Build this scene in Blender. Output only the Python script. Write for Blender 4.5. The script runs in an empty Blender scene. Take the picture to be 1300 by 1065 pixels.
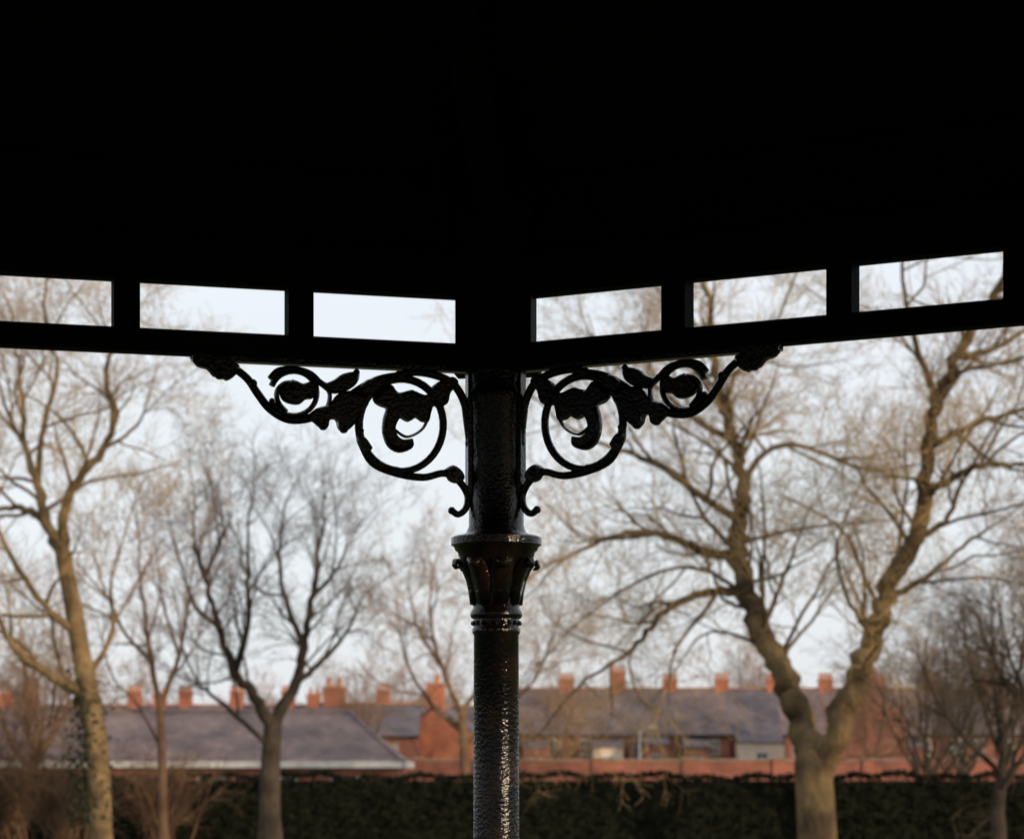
import bpy, math, random
from mathutils import Vector, Matrix
scene = bpy.context.scene
EYE = 2.4

# ------------------------------------------------------------------ materials
def new_mat(name):
    m = bpy.data.materials.new(name); m.use_nodes = True
    nt = m.node_tree; b = nt.nodes["Principled BSDF"]
    return m, nt, b

def noise_mat(name, c1, c2, scale=4.0, rough=0.8, bump=0.0, bscale=40.0, detail=6, spec=0.3, c3=None, bdist=.01, stretch=1):
    m, nt, b = new_mat(name)
    tc = nt.nodes.new("ShaderNodeTexCoord")
    n = nt.nodes.new("ShaderNodeTexNoise"); n.inputs["Scale"].default_value = scale; n.inputs["Detail"].default_value = detail
    nt.links.new(tc.outputs["Object"], n.inputs["Vector"])
    r = nt.nodes.new("ShaderNodeValToRGB")
    r.color_ramp.elements[0].position = .38; r.color_ramp.elements[0].color = (*c1, 1)
    r.color_ramp.elements[1].position = .62; r.color_ramp.elements[1].color = (*c2, 1)
    if c3:
        e = r.color_ramp.elements.new(.78); e.color = (*c3, 1)
    nt.links.new(n.outputs["Fac"], r.inputs["Fac"]); nt.links.new(r.outputs["Color"], b.inputs["Base Color"])
    b.inputs["Roughness"].default_value = rough
    b.inputs["Specular IOR Level"].default_value = spec
    if bump > 0:
        mp = nt.nodes.new("ShaderNodeMapping"); mp.inputs["Scale"].default_value = (1, 1, 1/stretch)
        nt.links.new(tc.outputs["Object"], mp.inputs[0])
        n2 = nt.nodes.new("ShaderNodeTexNoise"); n2.inputs["Scale"].default_value = bscale; n2.inputs["Detail"].default_value = 4
        nt.links.new(mp.outputs[0], n2.inputs["Vector"])
        bp = nt.nodes.new("ShaderNodeBump"); bp.inputs["Strength"].default_value = bump; bp.inputs["Distance"].default_value = bdist
        nt.links.new(n2.outputs["Fac"], bp.inputs["Height"]); nt.links.new(bp.outputs["Normal"], b.inputs["Normal"])
    return m

def brick_mat(name, c1, c2, mortar, bw=.225, bh=.075, rough=.9, slate=False):
    m, nt, b = new_mat(name)
    tc = nt.nodes.new("ShaderNodeTexCoord")
    sp = nt.nodes.new("ShaderNodeSeparateXYZ"); nt.links.new(tc.outputs["Object"], sp.inputs[0])
    ad = nt.nodes.new("ShaderNodeMath"); ad.operation = 'ADD'
    nt.links.new(sp.outputs["X"], ad.inputs[0])
    if slate: ad.inputs[1].default_value = 0
    else: nt.links.new(sp.outputs["Y"], ad.inputs[1])
    mu = nt.nodes.new("ShaderNodeMath"); mu.operation = 'MULTIPLY'; mu.inputs[1].default_value = 1.7 if slate else 1.0
    nt.links.new(sp.outputs["Z"], mu.inputs[0])
    cb = nt.nodes.new("ShaderNodeCombineXYZ"); nt.links.new(ad.outputs[0], cb.inputs[0]); nt.links.new(mu.outputs[0], cb.inputs[1])
    br = nt.nodes.new("ShaderNodeTexBrick"); nt.links.new(cb.outputs[0], br.inputs["Vector"])
    br.inputs["Scale"].default_value = 1.0
    br.inputs["Brick Width"].default_value = bw; br.inputs["Row Height"].default_value = bh
    br.inputs["Mortar Size"].default_value = .006
    br.inputs["Color1"].default_value = (*c1, 1); br.inputs["Color2"].default_value = (*c2, 1); br.inputs["Mortar"].default_value = (*mortar, 1)
    n = nt.nodes.new("ShaderNodeTexNoise"); n.inputs["Scale"].default_value = .7; n.inputs["Detail"].default_value = 5
    nt.links.new(tc.outputs["Object"], n.inputs["Vector"])
    rp = nt.nodes.new("ShaderNodeValToRGB"); rp.color_ramp.elements[0].position = .35; rp.color_ramp.elements[0].color = (.55, .56, .6, 1)
    rp.color_ramp.elements[1].position = .65; rp.color_ramp.elements[1].color = (1.15, 1.1, 1.05, 1)
    nt.links.new(n.outputs["Fac"], rp.inputs["Fac"])
    mx = nt.nodes.new("ShaderNodeMix"); mx.data_type = 'RGBA'; mx.blend_type = 'MULTIPLY'; mx.inputs["Factor"].default_value = .85
    nt.links.new(br.outputs["Color"], mx.inputs["A"]); nt.links.new(rp.outputs["Color"], mx.inputs["B"])
    nt.links.new(mx.outputs["Result"], b.inputs["Base Color"])
    b.inputs["Roughness"].default_value = rough
    b.inputs["Specular IOR Level"].default_value = .25
    return m

M = {}
# glossy black paint on cast iron, flaked and lumpy
m, nt, b = new_mat("black_gloss_paint"); M['iron'] = m
tc = nt.nodes.new("ShaderNodeTexCoord")
n = nt.nodes.new("ShaderNodeTexNoise"); n.inputs["Scale"].default_value = 9; n.inputs["Detail"].default_value = 8
nt.links.new(tc.outputs["Object"], n.inputs["Vector"])
r = nt.nodes.new("ShaderNodeValToRGB")
r.color_ramp.elements[0].position = .45; r.color_ramp.elements[0].color = (.003, .003, .003, 1)
r.color_ramp.elements[1].position = .72; r.color_ramp.elements[1].color = (.016, .008, .004, 1)
nt.links.new(n.outputs["Fac"], r.inputs["Fac"]); nt.links.new(r.outputs["Color"], b.inputs["Base Color"])
b.inputs["Roughness"].default_value = .13
b.inputs["Specular IOR Level"].default_value = .32
n2 = nt.nodes.new("ShaderNodeTexNoise"); n2.inputs["Scale"].default_value = 95; n2.inputs["Detail"].default_value = 3; n2.inputs["Roughness"].default_value = .5
nt.links.new(tc.outputs["Object"], n2.inputs["Vector"])
bp = nt.nodes.new("ShaderNodeBump"); bp.inputs["Strength"].default_value = .7; bp.inputs["Distance"].default_value = .004
nt.links.new(n2.outputs["Fac"], bp.inputs["Height"]); nt.links.new(bp.outputs["Normal"], b.inputs["Normal"])

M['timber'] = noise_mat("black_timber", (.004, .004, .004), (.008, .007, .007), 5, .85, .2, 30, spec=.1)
M['floor'] = noise_mat("bandstand_floor_boards", (.03, .028, .026), (.05, .046, .042), 2, .9)
M['plinth'] = brick_mat("plinth_brick", (.22, .08, .05), (.16, .06, .045), (.2, .18, .16))
M['roofout'] = noise_mat("lead_roof", (.1, .1, .11), (.16, .16, .17), 2, .7)
bk = dict(rough=.95, bump=1.0, bscale=9, spec=.08, bdist=.09, stretch=2.5)
M['bark_ochre'] = noise_mat("bark_ochre", (.11, .075, .04), (.27, .18, .088), 1.6, **bk)
M['bark_grey'] = noise_mat("bark_grey", (.045, .036, .028), (.10, .075, .052), 1.5, **bk)
M['bark_big'] = noise_mat("bark_big", (.065, .046, .028), (.20, .135, .066), 1.1, **bk)
M['bark_dark'] = noise_mat("bark_dark", (.045, .036, .029), (.085, .065, .048), 1.0, **bk)
M['bark_red'] = noise_mat("bark_red", (.11, .065, .042), (.21, .125, .072), 1.0, **bk)
M['twig_ochre'] = noise_mat("twig_ochre", (.30, .20, .095), (.50, .34, .16), .35, .9, spec=.1)
M['twig_brown'] = noise_mat("twig_brown", (.11, .08, .055), (.20, .14, .09), .35, .9, spec=.1)
M['twig_red'] = noise_mat("twig_red", (.24, .14, .085), (.38, .23, .13), .35, .9, spec=.1)
TW = {'bark_ochre': 'twig_ochre', 'bark_big': 'twig_ochre', 'bark_grey': 'twig_brown', 'bark_dark': 'twig_brown', 'bark_red': 'twig_red'}
M['bark_far_hazed'] = noise_mat("bark_far_hazed", (.30, .22, .185), (.42, .31, .26), .5, .9, spec=.1)  # aerial haze painted into the colour: distant trees paler than near bark
M['ivy'] = noise_mat("ivy_leaves", (.012, .02, .01), (.035, .045, .02), 5, .7, spec=.15)
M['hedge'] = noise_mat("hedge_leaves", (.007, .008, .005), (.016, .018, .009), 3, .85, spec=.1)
M['grass'] = noise_mat("grass", (.035, .05, .018), (.07, .085, .03), .6, .95, spec=.1, c3=(.10, .085, .045))
M['brick'] = brick_mat("red_brick", (.38, .125, .075), (.29, .09, .06), (.28, .2, .16))
M['brick_dull'] = brick_mat("weathered_brick", (.33, .115, .08), (.25, .09, .065), (.24, .17, .14))
M['brick_orange'] = brick_mat("orange_brick", (.50, .16, .075), (.38, .115, .058), (.3, .22, .18))
M['slate'] = brick_mat("slate", (.16, .135, .145), (.12, .104, .115), (.05, .05, .055), .3, .2, .8, True)
M['slate2'] = brick_mat("weathered_slate", (.23, .175, .165), (.17, .13, .13), (.07, .055, .055), .3, .2, .85, True)
M['white'] = noise_mat("white_paint", (.5, .48, .44), (.62, .60, .56), 3, .6)
M['cream'] = noise_mat("cream_render", (.55, .42, .31), (.66, .53, .40), 1.2, .9)
M['pot'] = noise_mat("terracotta", (.42, .17, .08), (.52, .24, .12), 5, .85)
M['stone'] = noise_mat("stone_coping", (.24, .18, .14), (.33, .26, .2), 4, .9)
M['steel'] = noise_mat("galvanised_steel", (.35, .36, .37), (.45, .46, .47), 6, .5)
m, nt, b = new_mat("window_glass"); b.inputs["Base Color"].default_value = (.03, .035, .04, 1); b.inputs["Roughness"].default_value = .08; M['glass'] = m
M['asphalt'] = noise_mat("asphalt", (.045, .045, .047), (.06, .06, .062), 3, .9)

# ------------------------------------------------------------------ mesh builder
class MB:
    def __init__(s): s.v = []; s.f = []; s.tw = []
    def add(s, vs, fs, mat=None):
        o = len(s.v)
        if mat is not None: vs = [mat @ Vector(p) for p in vs]
        s.v.extend([tuple(p) for p in vs]); s.f.extend([tuple(i + o for i in f) for f in fs])
    def box(s, x0, x1, y0, y1, z0, z1, mat=None):
        vs = [(x0,y0,z0),(x1,y0,z0),(x1,y1,z0),(x0,y1,z0),(x0,y0,z1),(x1,y0,z1),(x1,y1,z1),(x0,y1,z1)]
        fs = [(0,3,2,1),(4,5,6,7),(0,1,5,4),(1,2,6,5),(2,3,7,6),(3,0,4,7)]
        s.add(vs, fs, mat)
    def lathe(s, prof, n=32, mat=None, rot=0):
        vs = []; fs = []
        for (rr, z) in prof:
            for i in range(n):
                a = 2*math.pi*i/n + rot
                vs.append((rr*math.cos(a), rr*math.sin(a), z))
        for k in range(len(prof)-1):
            for i in range(n):
                j = (i+1) % n
                fs.append((k*n+i, k*n+j, (k+1)*n+j, (k+1)*n+i))
        fs.append(tuple(range(n))[::-1]); fs.append(tuple((len(prof)-1)*n+i for i in range(n)))
        s.add(vs, fs, mat)
    def ball(s, c, rx, ry, rz, mat=None, n=10, m_=7):
        vs = []; fs = []
        for k in range(1, m_):
            t = math.pi*k/m_
            for i in range(n):
                a = 2*math.pi*i/n
                vs.append((c[0]+rx*math.sin(t)*math.cos(a), c[1]+ry*math.sin(t)*math.sin(a), c[2]-rz*math.cos(t)))
        for k in range(m_-2):
            for i in range(n):
                j = (i+1) % n
                fs.append((k*n+i, k*n+j, (k+1)*n+j, (k+1)*n+i))
        fs.append(tuple(range(n))[::-1]); fs.append(tuple((m_-2)*n+i for i in range(n)))
        s.add(vs, fs, mat)
    def obj(s, name, mat, parent=None, smooth=False, loc=None, twig=None):
        me = bpy.data.meshes.new(name); me.from_pydata(s.v, [], s.f); me.update()
        me.materials.append(mat)
        if twig:
            me.materials.append(twig)
            mi = [0]*len(s.f)
            for a, b_ in s.tw:
                for i in range(a, b_): mi[i] = 1
            me.polygons.foreach_set("material_index", mi)
        if smooth: me.polygons.foreach_set("use_smooth", [True]*len(me.polygons))
        o = bpy.data.objects.new(name, me); scene.collection.objects.link(o)
        if parent: o.parent = parent
        if loc: o.location = loc
        return o

def empty(name, loc=(0,0,0)):
    e = bpy.data.objects.new(name, None); e.location = loc; scene.collection.objects.link(e); return e

def tube(mb, pts, rads, n):
    d = pts[-1]-pts[0]
    if d.length < 1e-6: return
    ref = Vector((1,0,0)) if abs(d.normalized().x) < .6 else Vector((0,1,0))
    o = len(mb.v); L = len(pts)
    for i in range(L):
        t = pts[min(i+1, L-1)]-pts[max(i-1, 0)]
        if t.length < 1e-9: t = d
        t.normalize()
        u = t.cross(ref)
        if u.length < 1e-4: u = t.cross(Vector((0,0,1)))
        u.normalize(); w = t.cross(u)
        p = pts[i]; rr = rads[i]
        for k in range(n):
            a = 6.28318*k/n
            q = p+u*(rr*math.cos(a))+w*(rr*math.sin(a))
            mb.v.append((q.x, q.y, q.z))
    for i in range(L-1):
        for k in range(n):
            j = (k+1) % n
            mb.f.append((o+i*n+k, o+i*n+j, o+(i+1)*n+j, o+(i+1)*n+k))

def catmull(P, sub=4):
    out = []
    for i in range(len(P)-1):
        p0 = P[max(i-1,0)]; p1 = P[i]; p2 = P[i+1]; p3 = P[min(i+2,len(P)-1)]
        for k in range(sub):
            t = k/sub
            out.append(.5*((2*p1)+(p2-p0)*t+(2*p0-5*p1+4*p2-p3)*t*t+(3*p1-p0-3*p2+p3)*t**3))
    out.append(P[-1]); return out

# ------------------------------------------------------------------ bandstand
C = Vector((-.048, 7.7, 0)); ROCT = 4.97
TH0 = math.radians(83.95)
O = C - Vector((math.cos(TH0), math.sin(TH0), 0))*ROCT
FLOOR = .8
V = [O + Vector((math.cos(TH0+math.pi/4*k), math.sin(TH0+math.pi/4*k), 0))*ROCT for k in range(8)]
side = (V[1]-V[0]).length
ZL0, ZL1, ZH0, ZH1 = EYE+1.218, EYE+1.285, EYE+1.428, EYE+1.52
bandstand = empty("bandstand", (O.x, O.y, 0))
OFF = Matrix.Translation((-O.x, -O.y, 0))
timber = MB(); iron = MB(); leafm = MB(); floorm = MB(); plinth = MB(); roofo = MB()

def fr(p, e, n_):  # frame matrix: local x along e, y along n_, z up
    return OFF @ Matrix(((e.x, n_.x, 0, p.x), (e.y, n_.y, 0, p.y), (0, 0, 1, 0), (0, 0, 0, 1)))

# bracket drawing (drawing units of the casting pattern), converted to metres
def bp2(px, py):
    a = 630-px; bb = py-(470-.0465*a)
    return Vector((a*.00243, 0, ZL0-bb*.00237))
strokes = []
def ring(cx, cy, rx, ry, w0, w1, a0=0, a1=360, n=40):
    return ([(cx+rx*math.cos(math.radians(a0+(a1-a0)*i/n)), cy+ry*math.sin(math.radians(a0+(a1-a0)*i/n))) for i in range(n+1)], w0, w1)
strokes.append(ring(507, 541, 54, 59, 11, 9, 95, 455))
strokes.append(([(455,560),(470,588),(500,602),(535,608),(562,603),(580,612),(592,630),(591,647),(581,656),(572,651)], 10, 8))
strokes.append(([(485,484),(520,474),(552,478),(575,490),(588,512),(592,535),(596,565)], 9, 11))
strokes.append(([(255,460),(290,466),(312,480),(326,500),(342,520),(366,533),(396,530),(426,516),(452,497),(478,484),(505,479)], 9, 12))
strokes.append(ring(371, 500, 29, 28, 8, 6, 200, 520))
strokes.append(([(362,524),(352,512),(350,498),(358,488),(370,486)], 7, 5))
strokes.append(([(342,482),(352,472),(372,470),(392,476),(406,488),(424,494),(442,488),(450,474)], 9, 7))
strokes.append(([(545,520),(535,545),(515,556),(500,548)], 4, 3))
strokes.append(([(396,530),(412,520),(416,500),(405,486)], 6, 5))
strokes.append(([(430,516),(446,528),(456,548)], 8, 6))
leaves = [
 [(243,455),(262,456),(285,458),(303,465),(299,477),(288,484),(280,478),(272,479),(264,470),(252,466)],
 [(384,532),(398,520),(415,514),(428,500),(452,498),(466,510),(455,528),(447,540),(436,549),(428,546),(424,534),(414,535),(411,546),(402,542),(395,536)],
 [(470,505),(480,494),(494,490),(503,500),(520,497),(536,503),(551,501),(553,514),(546,520),(541,538),(528,531),(516,537),(505,532),(497,545),(499,558),(508,565),(522,564),(519,572),(504,576),(490,568),(483,550),(484,532),(487,519),(474,513)],
 [(540,498),(553,487),(572,480),(580,488),(570,500),(566,514),(553,519),(547,510)],
 [(352,498),(360,487),(372,484),(382,488),(392,486),(402,494),(396,506),(386,508),(378,514),(366,513),(357,508)],
 [(404,490),(420,484),(432,476),(452,474),(450,488),(436,498),(418,500)],
 [(563,598),(573,593),(584,600),(588,610),(580,616),(568,612)],
 [(452,494),(462,484),(476,482),(482,492),(470,502),(458,504)],
 [(470,570),(460,556),(450,556),(455,570),(462,580)],
]
br = MB()
for P, w0, w1 in strokes:
    pts = [bp2(*p) for p in P]
    if len(pts) < 25: pts = catmull(pts, 5)
    L = len(pts); n = 8; o = len(br.v)
    for i in range(L):
        t = (pts[min(i+1,L-1)]-pts[max(i-1,0)]).normalized()
        nn = Vector((t.z, 0, -t.x)); w = (w0+(w1-w0)*i/(L-1))*.0012
        for k in range(n):
            a = 2*math.pi*(k+.5)/n
            q = pts[i]+nn*(w*math.cos(a)*1.05)+Vector((0, .012*math.sin(a), 0)); br.v.append(tuple(q))
    for i in range(L-1):
        for k in range(n):
            j = (k+1) % n
            br.f.append((o+i*n+k, o+i*n+j, o+(i+1)*n+j, o+(i+1)*n+k))
    br.f.append(tuple(o+k for k in range(n))); br.f.append(tuple(o+(L-1)*n+k for k in range(n))[::-1])
    e = pts[-1]; br.ball((e.x, 0, e.z), w1*.0015, .014, w1*.0015)
for P in leaves:
    pts = [bp2(*p) for p in P]; pts.append(pts[0]); pts = catmull(pts, 3)[:-1]
    cx = sum(p.x for p in pts)/len(pts); cz = sum(p.z for p in pts)/len(pts)
    N = len(pts); vs = []
    for (yy, sc) in ((-.017, .86), (-.009, 1), (.009, 1), (.017, .86)):
        for p in pts: vs.append((cx+(p.x-cx)*sc, yy, cz+(p.z-cz)*sc))
    fs = [tuple(range(N)), tuple(3*N+i for i in range(N))[::-1]]
    for k in range(3):
        for i in range(N):
            j = (i+1) % N; fs.append((k*N+i, k*N+j, (k+1)*N+j, (k+1)*N+i))
    br.add(vs, fs)
for (x, y, rr) in ((280,474,9),(573,604,9),(408,541,6),(434,545,6),(368,498,10),(320,488,6),(520,503,7)):
    c = bp2(x, y); br.ball((c.x, 0, c.z), rr*.0024, .022, rr*.0024)
br.box(.08, .935, -.02, .02, ZL0-.016, ZL0-.001)          # top strap
br.box(.075, .094, -.016, .016, bp2(600,632).z, ZL0-.016)    # strap to column

zc = lambda py: EYE+(975-py)*.002406
px = .002406
col = [(.12, FLOOR), (.12, FLOOR+.08), (.10, FLOOR+.10), (.10, FLOOR+.3), (.085, FLOOR+.34), (.074, FLOOR+.38), (29.5*px, zc(1100)),
       (29*px, zc(975)), (28.5*px, zc(806)), (30.5*px, zc(803)), (30.5*px, zc(798)), (29*px, zc(796)), (29*px, zc(786)), (32*px, zc(784)), (33.5*px, zc(780)), (32*px, zc(776)),
       (29.5*px, zc(772)), (30*px, zc(758)), (32*px, zc(742)), (37*px, zc(728)), (43*px, zc(716)), (48*px, zc(706)), (49*px, zc(701)), (52*px, zc(699)), (54*px, zc(694)),
       (57.5*px, zc(692)), (57.5*px, zc(683)), (54*px, zc(681)), (44*px, zc(680)), (38*px, zc(676)), (35*px, zc(668)), (34.5*px, zc(600)), (35*px, zc(520)), (38*px, zc(508)), (38*px, zc(500)), (36*px, zc(494)), (37*px, ZL0-.0005)]
for k in range(8):
    p = V[k]; e1 = (V[(k+1) % 8]-p).normalized(); e0 = (V[(k-1) % 8]-p).normalized()
    out = (p-O).normalized()
    T = OFF @ Matrix.Translation(p)
    iron.lathe(col, 36, T)
    for i in range(8):
        a = 2*math.pi*i/8+.2; ca, sa = math.cos(a), math.sin(a)
        prof = [(31, 768, 9), (33, 752, 12), (36, 738, 14), (42, 724, 14), (49, 714, 13), (52, 712, 11), (53, 718, 8), (50, 722, 6)]
        vs = []; fs = []
        for (rr, py, w) in prof:
            for (dw, dr) in ((-w, -1.5), (-w*.4, 1), (0, 3), (w*.4, 1), (w, -1.5)):
                r_ = (rr+dr)*px; ww = dw*px
                vs.append((r_*ca-ww*sa, r_*sa+ww*ca, zc(py)))
        for q in range(len(prof)-1):
            for j in range(4): fs.append((q*5+j, q*5+j+1, (q+1)*5+j+1, (q+1)*5+j))
        leafm.add(vs, fs, T)
    for i in range(20):
        a = 2*math.pi*i/20
        iron.ball((30*px*math.cos(a), 30*px*math.sin(a), zc(791)), .006, .006, .008, T, 6, 5)
    R2 = fr(p, Vector((-out.y, out.x, 0)), out)
    timber.box(-.115, .115, -.09, .09, ZL0, ZH1+.26, R2)
    timber.box(-.13, .13, -.10, .10, ZL0-.012, ZL0+.03, R2)
    for e in (e0, e1):
        nn = Vector((-e.y, e.x, 0))
        iron.add(br.v, br.f, fr(p, e, nn))
    e = e1; nn = Vector((e.y, -e.x, 0))
    if nn.dot(out) < 0: nn = -nn
    F = fr(p, e, nn)
    timber.box(.02, side-.02, -.035, .035, ZL0, ZL1, F)
    timber.box(.02, side-.02, -.035, .035, ZH0, ZH1, F)
    timber.box(.02, side-.02, -.015, .045, ZH1, ZH1+.26, F)
    timber.box(.02, side-.02, -.06, -.037, ZH1-.03, ZH1+.03, F)
    s0 = .575
    while s0+.08 < side-.3:
        timber.box(s0, s0+.076, -.032, .032, ZL1-.001, ZH0+.001, F)
        s0 += .5165
    iron.box(.1, side-.1, -.02, .02, FLOOR+.88, FLOOR+.92, F); iron.box(.1, side-.1, -.015, .015, FLOOR+.1, FLOOR+.13, F)
    q = .22
    while q < side-.15:
        iron.lathe([(.009, FLOOR+.13), (.009, FLOOR+.88)], 6, F @ Matrix.Translation((q, 0, 0))); q += .13
def octv(rad, z): return [(rad*math.cos(TH0+math.pi/4*k), rad*math.sin(TH0+math.pi/4*k), z) for k in range(8)]
ZR = ZH1+.25; sl = math.tan(math.radians(24))
inn = octv(ROCT+.38, ZR-.02) + octv(ROCT-.05, ZR+.02) + octv(.15, ZR+.02+(ROCT-.2)*sl)
fs = []
for a in range(2):
    for k in range(8):
        j = (k+1) % 8; fs.append((a*8+k, a*8+j, (a+1)*8+j, (a+1)*8+k))
fs.append(tuple(range(16, 24)))
timber.add(inn, fs)
ou = octv(ROCT+.40, ZR-.04) + octv(ROCT+.42, ZR+.10) + octv(ROCT-.05, ZR+.22) + octv(.12, ZR+.22+(ROCT-.2)*sl)
fs = []
for a in range(3):
    for k in range(8):
        j = (k+1) % 8; fs.append((a*8+k, a*8+j, (a+1)*8+j, (a+1)*8+k))
fs.append(tuple(range(24, 32)))
roofo.add(ou, fs)
roofo.lathe([(.14, ZR+2.3), (.14, ZR+2.45), (.05, ZR+2.5), (.10, ZR+2.65), (.02, ZR+3.1), (.005, ZR+3.3)], 16)
for k in range(8):
    a = TH0+math.pi/4*k
    for da, w in ((0, .05), (math.pi/8, .035)):
        aa = a+da; rr = ROCT if da == 0 else ROCT*math.cos(math.pi/8)
        d = Vector((math.cos(aa), math.sin(aa), 0)); t = Vector((-d.y, d.x, 0))
        p0 = d*(rr-.05)+Vector((0,0,ZR)); p1 = d*.2+Vector((0,0,ZR+(ROCT-.25)*sl))
        vs = []
        for p_ in (p0, p1):
            for (u, h) in ((-w, -.12), (w, -.12), (w, .03), (-w, .03)): vs.append(p_+t*u+Vector((0,0,h)))
        timber.add(vs, [(0,1,2,3),(7,6,5,4),(0,4,5,1),(1,5,6,2),(2,6,7,3),(3,7,4,0)])
fl = octv(ROCT+.25, FLOOR)+octv(ROCT+.25, FLOOR-.1)
floorm.add(fl, [tuple(range(8))]+[(k, 8+k, 8+(k+1) % 8, (k+1) % 8) for k in range(8)])
pl = octv(ROCT+.18, FLOOR-.1)+octv(ROCT+.18, -.05)
plinth.add(pl, [(k, 8+k, 8+(k+1) % 8, (k+1) % 8) for k in range(8)])
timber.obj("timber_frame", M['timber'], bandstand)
io = iron.obj("iron_columns_and_brackets", M['iron'], bandstand, True)
lo = leafm.obj("capital_leaves", M['iron'], bandstand, True)
sm = lo.modifiers.new("s", 'SOLIDIFY'); sm.thickness = .004
md = io.modifiers.new("e", 'EDGE_SPLIT'); md.split_angle = math.radians(50)
floorm.obj("floor", M['floor'], bandstand); plinth.obj("plinth", M['plinth'], bandstand)
roofo.obj("roof_covering", M['roofout'], bandstand)

# ------------------------------------------------------------------ trees
def rv(rng): return Vector((rng.gauss(0,1), rng.gauss(0,1), rng.gauss(0,1)))
def branch(mb, rng, p, d, L, r, lvl, P):
    nseg = (7, 6, 4, 3, 2)[min(lvl, 4)]
    pts = [p.copy()]; q = p.copy(); d = d.normalized()
    for i in range(nseg):
        d = (d + rv(rng)*P['wig'] + Vector((0,0,1))*P['up'][min(lvl,len(P['up'])-1)]).normalized()
        q = q + d*(L/nseg); pts.append(q.copy())
    rmin = P['rmin']
    r = max(r, rmin)
    rads = [max(rmin*.7, r*(1-.75*i/nseg)) for i in range(nseg+1)]
    f0 = len(mb.f)
    tube(mb, pts, rads, (6, 5, 3, 3, 3)[min(lvl, 4)])
    if lvl >= 2: mb.tw.append((f0, len(mb.f)))
    if lvl < P['max']:
        kids(mb, rng, pts, rads, L, lvl, P)
def kids(mb, rng, pts, rads, L, lvl, P, start=.15, num=None):
    n = num if num else P['n'][lvl]
    for c in range(n):
        t = start+(1-start)*(c+rng.random())/n
        x = t*(len(pts)-1); i = min(int(x), len(pts)-2); f = x-i
        pos = pts[i].lerp(pts[i+1], f); rr = rads[i]+(rads[i+1]-rads[i])*f
        tan = (pts[i+1]-pts[i]).normalized()
        s = rv(rng); s = (s-tan*s.dot(tan)); s.normalize()
        ang = math.radians(rng.uniform(*P['ang']))
        d = tan*math.cos(ang)+s*math.sin(ang)
        ln = P['len'][lvl]*rng.uniform(.5, 1.35)*(1.15-.5*t)
        branch(mb, rng, pos, d, ln, min(rr*.62, P['r'][lvl]), lvl+1, P)
def traced_tree(name, mat, Y, base, trunk, limbs, P, seed, per_m=2.0, lean=.45, trunk_r=(.4,.35)):
    rng = random.Random(seed); s = Y/3200; mb = MB()
    def cv(pts, ln):
        out = []; acc = 0; last = None
        for (u, v) in pts:
            if last: acc += math.hypot(u-last[0], v-last[1])*s
            last = (u, v)
            out.append(Vector(((u-base)*s, 0, EYE+(975-v)*s)))
            out[-1].y = ln*acc
        return out
    nodes = []
    tp = catmull(cv(trunk, 0), 4)
    tr = [trunk_r[0]+(trunk_r[1]-trunk_r[0])*i/(len(tp)-1) for i in range(len(tp))]
    tr[0] *= 1.5; tr[1] *= 1.2
    tube(mb, tp, tr, 16); nodes += list(zip(tp, tr))
    mb.ball(tuple(tp[-1]), tr[-1], tr[-1], tr[-1]*1.3, None, 16, 10)
    for (pl_, r0, r1) in limbs:
        raw = cv(pl_, rng.choice((-1, 1))*rng.uniform(.15, lean))
        best = min(nodes, key=lambda nd: (nd[0].x-raw[0].x)**2+(nd[0].z-raw[0].z)**2)
        for p in raw: p.y += best[0].y
        raw[0] = best[0].copy()
        pts = catmull(raw, 6)
        for i in range(2, len(pts)): pts[i] += rv(rng)*r0*.16
        rads = [(r0+(r1-r0)*(i/(len(pts)-1))**.8)*rng.uniform(.92, 1.08) for i in range(len(pts))]
        tube(mb, pts, rads, 9)
        nodes += list(zip(pts, rads))
        L = sum((pts[i+1]-pts[i]).length for i in range(len(pts)-1))
        kids(mb, rng, pts, rads, L, 0, P, start=.16, num=max(4, int(L*per_m)))
        branch(mb, rng, pts[-1], pts[-1]-pts[-3], P['len'][0]*.8, r1, 1, P)
    return mb.obj(name, M[mat], None, True, ((base-650)*s, Y, 0), M[TW[mat]])
def auto_tree(mb, rng, x, y, H, spread, r, P, nl=8, fork=.3, per=2.0):
    p = Vector((x, y, 0)); pts = [p]
    for i in range(5): pts.append(pts[-1]+Vector((rng.gauss(0,.06)*H*.1, rng.gauss(0,.05)*H*.1, H*fork/5)))
    tr = [r*(1.25-.1*i) for i in range(6)]
    tube(mb, pts, tr, 8)
    for k in range(nl):
        a = 2*math.pi*(k+rng.random()*.7)/nl; i = rng.choice((3,4,5,5))
        if k % 3 == 0: i = 5
        st = pts[i]; out = spread*rng.uniform(.35, 1.0)*(.35 if k % 3 == 0 else 1); hh = H*(1-fork)*rng.uniform(.6, .9)*(1.1 if k % 3 == 0 else .8)
        d = Vector((math.cos(a), math.sin(a), 0))
        g = [st, st+d*out*.35+Vector((0,0,hh*.25)), st+d*out*.7+Vector((0,0,hh*.6)), st+d*out*.95+Vector((0,0,hh))]
        g = catmull(g, 4)
        rads = [r*.5*(1-.8*i/(len(g)-1)) for i in range(len(g))]
        for i in range(2, len(g)): g[i] += rv(rng)*r*.2
        tube(mb, g, rads, 6)
        L = sum((g[i+1]-g[i]).length for i in range(len(g)-1))
        kids(mb, rng, g, rads, L, 0, P, start=.2, num=max(4, int(L*per)))

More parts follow.
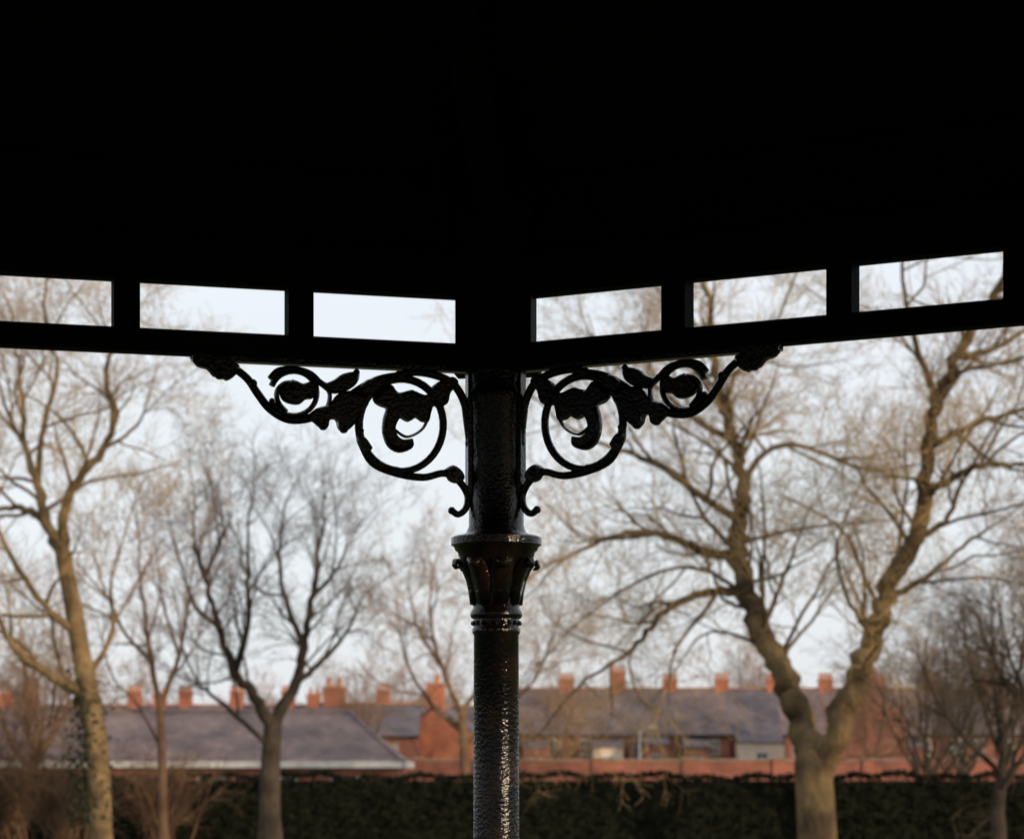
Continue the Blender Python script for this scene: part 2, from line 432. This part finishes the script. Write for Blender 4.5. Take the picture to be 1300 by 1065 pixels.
PB = dict(wig=.17, up=(.02,.03,.03,.02), n=(0,6,5,4), len=(3.1,1.7,.95,.5), r=(.055,.022,.011,.007), ang=(28,62), rmin=.0054, max=4)
traced_tree("bare_tree", 'bark_big', 55, 1038, [(1040,1115),(1036,1030),(1032,972)], [
 ([(1031,985),(1018,905),(1000,855),(975,800),(960,745),(950,690),(952,640),(962,590),(950,535),(936,480),(925,420),(928,350),(915,270)], .35, .06),
 ([(1036,990),(1062,925),(1080,870),(1098,815),(1112,762),(1140,702),(1152,642),(1155,590),(1168,530),(1185,480),(1215,430),(1240,370),(1262,290)], .33, .05),
 ([(960,745),(925,742),(885,748),(845,775),(812,815),(772,842),(735,868)], .13, .03),
 ([(950,690),(905,690),(860,672),(800,668),(745,688),(692,716)], .14, .03),
 ([(951,650),(900,612),(850,578),(800,558),(745,540),(700,510)], .11, .025),
 ([(962,590),(985,556),(1020,538),(1060,545),(1110,565),(1150,572)], .09, .03),
 ([(950,535),(900,500),(850,452),(800,420),(760,370)], .09, .025),
 ([(936,480),(960,430),(1000,390),(1030,325)], .08, .02),
 ([(940,500),(895,435),(880,370),(872,300)], .07, .02),
 ([(1152,642),(1190,620),(1230,602),(1280,600),(1330,588)], .11, .03),
 ([(1155,590),(1205,562),(1260,545),(1320,552)], .09, .03),
 ([(1168,530),(1132,470),(1112,400),(1100,320)], .09, .02),
 ([(1185,480),(1230,470),(1280,440),(1330,425)], .08, .02),
 ([(1140,702),(1180,672),(1203,622),(1235,560)], .09, .02),
 ([(1112,762),(1160,740),(1205,702),(1255,668)], .09, .02),
 ([(975,800),(1000,742),(1022,690),(1042,635)], .07, .02),
 ([(950,690),(905,640),(880,592),(835,560)], .07, .02),
 ([(1098,815),(1070,760),(1060,700),(1080,640)], .06, .02),
 ([(990,830),(940,800),(900,800),(870,840)], .05, .015),
 ([(962,745),(900,715),(840,720),(770,760),(720,800)], .06, .015),
], PB, 11, per_m=1.65, lean=.5, trunk_r=(.44,.41))
PO = dict(PB); PO.update(len=(3.0,1.6,.9,.5), wig=.2, n=(0,6,5,4), rmin=.0056)
traced_tree("bare_tree", 'bark_ochre', 60, 126, [(128,1103),(126,1000),(120,920),(106,845),(92,765),(80,705)], [
 ([(80,700),(55,660),(40,610),(20,560),(10,500),(0,430)], .17, .04),
 ([(88,735),(85,665),(100,622),(140,580),(158,540),(150,490),(165,440),(175,375)], .15, .03),
 ([(55,660),(20,642),(-20,640),(-60,600)], .12, .03),
 ([(112,890),(70,860),(30,832),(5,790),(-30,760)], .16, .04),
 ([(40,610),(50,540),(72,470),(60,400),(70,340)], .09, .02),
 ([(140,580),(185,550),(205,505)], .06, .015),
 ([(100,800),(60,770),(20,700),(-10,620)], .12, .03),
 ([(20,560),(-10,500),(-30,420)], .07, .02),
 ([(115,860),(140,800),(135,740),(150,680)], .08, .02),
], PO, 5, per_m=1.35, lean=.5, trunk_r=(.30,.19))
PC = dict(PB); PC.update(len=(2.5,1.35,.75,.45), wig=.16, up=(.04,.04,.02,.01), n=(0,5,5,3), ang=(24,58), rmin=.0058, r=(.04,.017,.009,.006))
traced_tree("bare_tree", 'bark_grey', 70, 345, [(343,1085),(343,985),(346,925)], [
 ([(347,925),(325,885),(302,855),(285,800),(270,740),(256,690)], .2, .035),
 ([(347,925),(372,868),(385,820),(393,760),(400,700),(408,655)], .2, .035),
 ([(343,950),(295,902),(262,872),(242,835)], .09, .02),
 ([(372,868),(408,835),(436,800),(455,755)], .11, .025),
 ([(302,855),(320,800),(325,735),(328,670)], .12, .025),
 ([(385,820),(362,760),(355,705),(362,655)], .10, .025),
 ([(285,800),(250,770),(232,725)], .09, .02),
 ([(270,740),(288,685),(284,645)], .07, .02),
 ([(393,760),(425,715),(440,680)], .08, .02),
], PC, 3, per_m=1.7, lean=.5, trunk_r=(.31,.25))
PS = dict(PC); PS.update(len=(2.0,1.1,.6,.35), n=(0,5,4,3))
traced_tree("bare_tree", 'bark_red', 65, 206, [(207,1093),(206,975),(203,895)], [
 ([(203,895),(190,840),(180,785),(168,720),(165,670)], .09, .02),
 ([(203,895),(225,832),(234,775),(240,705)], .08, .02),
 ([(190,840),(155,800),(132,745),(120,700)], .06, .015),
 ([(205,940),(170,890),(140,860),(120,800)], .05, .015),
 ([(225,832),(210,770),(205,700)], .05, .015)], PS, 9, per_m=1.6, trunk_r=(.13,.10))
PF = dict(PC); PF.update(len=(2.9,1.5,.85,.5), n=(0,5,5,3), rmin=.0085)
traced_tree("bare_tree", 'bark_red', 100, 590, [(592,1052),(590,965),(586,905)], [
 ([(586,905),(562,850),(548,790),(550,735)], .12, .03),
 ([(588,935),(545,890),(515,840),(505,790)], .12, .03),
 ([(586,905),(620,850),(640,795),(648,740)], .12, .03),
 ([(562,850),(532,800),(522,750)], .09, .02),
 ([(588,945),(640,900),(680,862),(700,810)], .10, .03)], PF, 21, per_m=1.5, trunk_r=(.22,.17))
PD = dict(PC); PD.update(len=(2.5,1.4,.8,.5), n=(0,5,4,3), wig=.17, rmin=.0065, ang=(25,60), up=(.03,.02,.01,0))
for (pxx, Y, H, sp, rr, sd, mt, pe) in ((1268, 75, 9.8, 3.4, .2, 4, 'bark_dark', 1.4), (1180, 82, 7.6, 2.6, .15, 6, 'bark_dark', 1.2), (1345, 70, 10.5, 3.2, .22, 8, 'bark_dark', 1.3),
                              (1225, 95, 8.5, 3.0, .15, 14, 'bark_dark', 1.1), (45, 85, 8.5, 3.2, .2, 12, 'bark_red', 1.2), (715, 125, 8.2, 3.0, .14, 19, 'bark_red', .8), (1100, 125, 7.5, 3, .14, 26, 'bark_red', .8), (455, 125, 8.3, 3, .14, 28, 'bark_red', .8)):
    mb = MB(); rng = random.Random(sd)
    auto_tree(mb, rng, 0, 0, H, sp, rr, PD, nl=9, fork=.28, per=pe)
    mb.obj("bare_tree", M[mt], None, True, ((pxx-650)*Y/3200, Y, 0), M[TW[mt]])
mb = MB(); rng = random.Random(33)
PT = dict(PC); PT.update(len=(3.2,1.7,.9,.5), n=(0,6,5,3), rmin=.022, max=3)
for (pxx, Y, H) in ((950,250,15.5),(995,260,13),(500,270,13),(560,260,14),(700,280,12),(430,280,12),(330,270,12),(180,260,14),(90,250,15),(20,250,16),(1180,260,15),(1260,260,16),(1100,270,13)):
    auto_tree(mb, rng, (pxx-650)*Y/3200, Y, H, 4.5, .25, PT, nl=9, fork=.22, per=1.2)
mb.obj("distant_trees", M['bark_far_hazed'])
def leaf_cloud(mb, rng, n, fn, s):
    for i in range(n):
        c = fn(); a = rv(rng).normalized(); b_ = a.cross(rv(rng)).normalized(); k = s*rng.uniform(.6, 1.4)
        mb.add([c-a*k, c+b_*k*.6, c+a*k, c-b_*k*.6], [(0,1,2,3)])
mb = MB(); rng = random.Random(2)
def ivp():
    z = rng.uniform(1.2, 5.0)*rng.uniform(.8, 1); w = .24*(1-.1*z)+.08
    return Vector((rng.gauss(0, w)-.10-.06*z, rng.gauss(0, w), z))
leaf_cloud(mb, rng, 1500, ivp, .06)
mb.obj("ivy", M['ivy'], None, False, ((126-650)*60/3200, 60, 0))
for (xx, Y, w, h, sd) in ((-13.2, 74, 1.8, 3.9, 1), (-10.9, 78, 1.6, 3.0, 2), (-15.8, 79, 1.8, 4.4, 3)):
    mb = MB(); rng = random.Random(sd)
    for i in range(34):
        a = rng.uniform(0, 6.28); d = Vector((math.cos(a)*rng.uniform(.1,.6), math.sin(a)*.4, 1))
        branch(mb, rng, Vector((rng.gauss(0,.3), rng.gauss(0,.3), 0)), d, h*rng.uniform(.6,1), .03, 1, dict(PS, n=(0,7,5,3), len=(1.4,1.1,.6,.3), max=3, rmin=.007))
    mb.obj("shrub", M['bark_red'], None, True, (xx, Y, 0))

# ------------------------------------------------------------------ buildings
def window(mbw, mbg, x, z, w, h, y):
    mbw.box(x-w/2, x+w/2, y-.03, y+.05, z, z+h)
    for i in (0, 1):
        mbg.box(x-w/2+.06+i*(w/2-.03), x-.03+i*(w/2-.03), y-.045, y, z+.06, z+h*.49)
        mbg.box(x-w/2+.06+i*(w/2-.03), x-.03+i*(w/2-.03), y-.045, y, z+h*.53, z+h-.06)
def chimney(mbb, mbp, x, y, z0, z1, w=1.15, d=.7, pots=3):
    mbb.box(x-w/2, x+w/2, y-d/2, y+d/2, z0, z1-.18)
    mbb.box(x-w/2-.06, x+w/2+.06, y-d/2-.06, y+d/2+.06, z1-.18, z1)
    for i in range(pots):
        mbp.lathe([(.13, z1), (.11, z1+.4), (.14, z1+.43), (.14, z1+.5)], 10, Matrix.Translation((x-w/2+w*(i+.5)/pots, y, 0)))
def house(x0, x1, y, dep, ze, zr, wall, roof, chims, wins=True, rear=None, name="brick_house"):
    E = empty(name, (x0, y, 0)); W = x1-x0
    w = MB(); w.box(0, W, 0, dep, -.1, ze)
    w.add([(0,0,ze),(0,dep,ze),(0,dep/2,zr-.06),(W,0,ze),(W,dep,ze),(W,dep/2,zr-.06)], [(0,1,2),(3,5,4)])
    w.obj("walls", wall, E)
    r = MB(); k = (zr-ze)/(dep/2); o = .3
    for sgn in (0, 1):
        ya, yb = (-o, dep/2) if sgn == 0 else (dep+o, dep/2)
        za = ze-k*o
        vs = [(0,ya,za),(W,ya,za),(W,yb,zr),(0,yb,zr),(0,ya,za+.12),(W,ya,za+.12),(W,yb,zr+.12),(0,yb,zr+.12)]
        r.add(vs, [(0,1,2,3),(7,6,5,4),(0,4,5,1),(1,5,6,2),(2,6,7,3),(3,7,4,0)])
    r.obj("roof", roof, E)
    ri = MB(); ri.box(0, W, dep/2-.1, dep/2+.1, zr+.1, zr+.2); ri.obj("ridge_tiles", M['pot'], E)
    gt = MB(); gt.box(0, W, -o-.12, -o, ze-k*o-.02, ze-k*o+.1)
    gt.lathe([(.05, 0), (.05, ze-.2)], 8, Matrix.Translation((.25, -.1, 0))); gt.obj("gutter", M['timber'], E)
    cb, cp = MB(), MB()
    for (cx, zt, pots) in chims: chimney(cb, cp, cx, dep/2, zr-1.0, zt, pots=pots)
    if chims: cb.obj("chimney", M['brick_orange'], E); cp.obj("chimney_pots", M['pot'], E)
    if wins:
        wm, wg, st = MB(), MB(), MB()
        for cx in ([W*.3, W*.72] if W < 6 else [W*(i+.5)/int(W/2.2) for i in range(int(W/2.2))]):
            for zz in ((.9, ze-1.75) if ze > 4 else (.9,)):
                window(wm, wg, cx, zz, .85, 1.2, 0)
                st.box(cx-.52, cx+.52, -.09, .02, zz-.13, zz-.003); st.box(cx-.52, cx+.52, -.02, .02, zz+1.203, zz+1.38)
        wm.obj("window_frames", M['white'], E); wg.obj("window_glass", M['glass'], E); st.obj("sills_and_lintels", M['stone'], E)
        dm = MB(); dm.box(W*.5-.42, W*.5+.42, -.03, .03, 0, 2.05); dm.box(W*.5-.3, W*.5+.3, -.045, -.028, 1.1, 1.85); dm.obj("door", M['timber'], E)
    if rear:
        a, bb, dd, zt, mt = rear
        e = MB(); e.box(a, bb, -dd, 0.01, -.1, zt); e.obj("rear_extension", mt, E)
        e = MB(); e.add([(a-.1,-dd-.15,zt+.02),(bb+.1,-dd-.15,zt+.02),(bb+.1,0,zt+.7),(a-.1,0,zt+.7),(a-.1,-dd-.15,zt+.12),(bb+.1,-dd-.15,zt+.12),(bb+.1,0,zt+.8),(a-.1,0,zt+.8)],
              [(0,1,2,3),(7,6,5,4),(0,4,5,1),(1,5,6,2),(2,6,7,3),(3,7,4,0)]); e.obj("rear_extension_roof", M['slate'], E)
        e, g = MB(), MB(); window(e, g, (a+bb)/2, zt-1.6, .9, .9, -dd); e.obj("rear_window_frame", M['white'], E); g.obj("rear_window_glass", M['glass'], E)
    return E
for i in range(10):
    x0 = .4+4.2*i
    tall = 10.2 if i == 1 else 9.6
    rear = None
    if i == 0: rear = (.5, 2.3, 3, 3.9, M['brick'])
    if i == 1: rear = (1.8, 4.1, 3, 4.0, M['cream'])
    if i == 2: rear = (1.6, 3.4, 3, 4.2, M['brick'])
    if i == 4: rear = (.5, 4.0, 4, 4.35, M['cream'])
    if i in (3, 7): rear = (.5, 2.4, 3, 4.0, M['brick'])
    house(x0, x0+4.2, 200, 8.5, 5.2, 8.75, M['brick_dull'] if i % 3 else M['brick'], M['slate2'] if i % 2 else M['slate'],
          [(4.0, tall, 4)], rear=rear)
E = house(0, 9, 0, 5.5, 6.0, 8.6, M['brick'], M['slate2'], [(1.0, 9.8, 3), (8, 9.8, 3)])
E.location = (28.5, 182, 0); E.rotation_euler = (0, 0, math.radians(80))
for i in range(7):
    x0 = -46+4.4*i
    house(x0, x0+4.4, 212, 8.5, 4.9, 7.7, M['brick_dull'], M['slate'] if i % 2 else M['slate2'], [(.4, 9.0, 4)] if i % 3 else [(.4, 9.0, 4), (2.6, 8.8, 2)])
for i in range(4):
    x0 = -15.2+4.1*i
    house(x0, x0+4.1, 205, 8.5, 4.9, 7.4+.25*(i % 2), M['brick'], M['slate2'], [(.4, 8.9, 3)])
house(-10.2, -4.8, 130, 7, 4.1, 5.7, M['brick_dull'], M['slate'], [(.8, 6.7, 2)])
E = house(0, 6, 0, 4.2, 4.2, 5.6, M['brick_orange'], M['slate'], [(1, 6.9, 2)]); E.location = (-2.0, 133, 0); E.rotation_euler = (0,0,math.radians(84))
hall = empty("park_hall", (-19.5, 90, 0))
W, D_, ze, zr = 15.6, 9.0, 2.62, 4.5
w = MB(); w.box(.35, W-.35, .35, D_-.35, -.1, ze-.02); w.obj("walls", M['brick_dull'], hall)
r = MB(); h = 2.2
r.add([(0,0,ze),(W,0,ze),(W,D_,ze),(0,D_,ze),(h,D_/2,zr),(W-h,D_/2,zr)], [(0,1,5,4),(1,2,5),(2,3,4,5),(3,0,4),(3,2,1,0)]); r.obj("roof", M['slate2'], hall)
f_ = MB(); f_.box(-.05, W+.05, -.08, -.005, ze-.2, ze+.03); f_.box(W+.005, W+.08, -.08, D_, ze-.2, ze+.03); f_.obj("fascia", M['white'], hall)
wm, wg = MB(), MB()
for i in range(6): window(wm, wg, 1.6+2.4*i, 1.0, 1.2, 1.1, .35)
wm.obj("window_frames", M['white'], hall); wg.obj("window_glass", M['glass'], hall)
rt = MB(); tube(rt, [Vector((h,D_/2,zr+.02)), Vector((W-h,D_/2,zr+.02))], [.09,.09], 8)
for a_, b_ in (((0,0,ze+.03),(h,D_/2,zr+.02)),((W,0,ze+.03),(W-h,D_/2,zr+.02))): tube(rt, [Vector(a_), Vector(b_)], [.08,.08], 8)
rt.obj("ridge_tiles", M['slate2'], hall)
wall = empty("brick_wall", (0, 112, 0))
w = MB(); cp = MB()
w.box(-4.2, 45, 0, .3, -.1, 2.74); cp.box(-4.25, 45, -.05, .35, 2.74, 2.82)
for i in range(13):
    x = -4.2+4*i; w.box(x-.22, x+.22, -.12, -.001, -.1, 2.8); cp.box(x-.28, x+.28, -.18, -.052, 2.8, 2.88)
w.obj("wall", M['brick'], wall); cp.obj("coping", M['stone'], wall)
sl_ = empty("street_lamp", (7.6, 150, 0))
w = MB(); w.lathe([(.1, 0), (.1, 1.2), (.06, 1.25), (.045, 4.6)], 10); tube(w, [Vector((0,0,4.55)), Vector((.1,0,4.75)), Vector((.6,0,4.85))], [.04,.04,.035], 8)
w.obj("pole", M['steel'], sl_); w = MB(); w.box(.55, 1.05, -.1, .1, 4.8, 4.92); w.obj("lamp_head", M['white'], sl_)
mb = MB(); rng = random.Random(77)
mb.box(-30, 30, 80.2, 81.2, 0, 2.0)
for i in range(20000):
    x = rng.uniform(-24, 24); t = rng.random()
    top = 2.14+.05*math.sin(x*1.7)+.05*math.sin(x*4.1+1)+.04*math.sin(x*.6)
    if t < .55: c = Vector((x, 80+rng.gauss(0,.1), rng.uniform(.0, top)))
    else: c = Vector((x, rng.uniform(80,81.4), top+rng.gauss(0,.04)))
    a = rv(rng).normalized(); b_ = a.cross(rv(rng)).normalized(); k = rng.uniform(.05,.11)
    mb.add([c-a*k, c+b_*k*.6, c+a*k, c-b_*k*.6], [(0,1,2,3)])
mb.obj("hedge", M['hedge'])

g = MB(); g.add([(-900,-300,0),(900,-300,0),(900,1500,0),(-900,1500,0)], [(0,1,2,3)]); g.obj("ground", M['grass'])
g = MB(); g.add([(-200,140,.006),(200,140,.006),(200,156,.006),(-200,156,.006)], [(0,1,2,3)]); g.obj("road", M['asphalt'])

# ------------------------------------------------------------------ light
el = math.radians(8); az = math.radians(48)
sv = Vector((math.sin(az)*math.cos(el), -math.cos(az)*math.cos(el), math.sin(el)))
sd = bpy.data.lights.new("sun", 'SUN'); sd.energy = 2.9; sd.angle = math.radians(.8); sd.color = (1, .79, .57)
so = bpy.data.objects.new("sun", sd); so.rotation_euler = sv.to_track_quat('Z', 'Y').to_euler(); so.location = (20, -20, 20); scene.collection.objects.link(so)
wd = bpy.data.worlds.new("World"); scene.world = wd; wd.use_nodes = True
nt = wd.node_tree; bg = nt.nodes["Background"]
sk = nt.nodes.new("ShaderNodeTexSky"); sk.sky_type = 'NISHITA'; sk.sun_disc = False
sk.sun_elevation = el; sk.sun_rotation = math.radians(180)-az; sk.air_density = 1.0; sk.dust_density = 2.0; sk.ozone_density = 1.5
nt.links.new(sk.outputs[0], bg.inputs["Color"]); bg.inputs["Strength"].default_value = .15
# thin high cloud veil over the blue
tc = nt.nodes.new("ShaderNodeTexCoord"); mp = nt.nodes.new("ShaderNodeMapping"); mp.inputs["Scale"].default_value = (1, 1, 3)
nz = nt.nodes.new("ShaderNodeTexNoise"); nz.inputs["Scale"].default_value = 2.2; nz.inputs["Detail"].default_value = 5
nt.links.new(tc.outputs["Generated"], mp.inputs[0]); nt.links.new(mp.outputs[0], nz.inputs["Vector"])
rp = nt.nodes.new("ShaderNodeValToRGB"); rp.color_ramp.elements[0].position = .3; rp.color_ramp.elements[0].color = (.74,)*3+(1,)
rp.color_ramp.elements[1].position = .7; rp.color_ramp.elements[1].color = (.9,)*3+(1,)
nt.links.new(nz.outputs["Fac"], rp.inputs["Fac"])
b2 = nt.nodes.new("ShaderNodeBackground"); b2.inputs["Color"].default_value = (.86, .895, .95, 1); b2.inputs["Strength"].default_value = 1.12
ms = nt.nodes.new("ShaderNodeMixShader"); nt.links.new(rp.outputs["Color"], ms.inputs[0])
nt.links.new(bg.outputs[0], ms.inputs[1]); nt.links.new(b2.outputs[0], ms.inputs[2])
nt.links.new(ms.outputs[0], nt.nodes["World Output"].inputs["Surface"])

# ------------------------------------------------------------------ camera
cd = bpy.data.cameras.new("camera"); cam = bpy.data.objects.new("camera", cd); scene.collection.objects.link(cam)
cam.location = (0, 0, EYE); cam.rotation_euler = (math.radians(90), 0, 0)
cd.sensor_width = 36; cd.lens = 3200/1300*36; cd.shift_y = 442.5/1300
cd.clip_start = .1; cd.clip_end = 3000
cd.dof.use_dof = True; cd.dof.focus_distance = 7.6; cd.dof.aperture_fstop = 5.2
scene.camera = cam
scene.view_settings.view_transform = 'Standard'; scene.view_settings.look = 'None'; scene.view_settings.exposure = 0
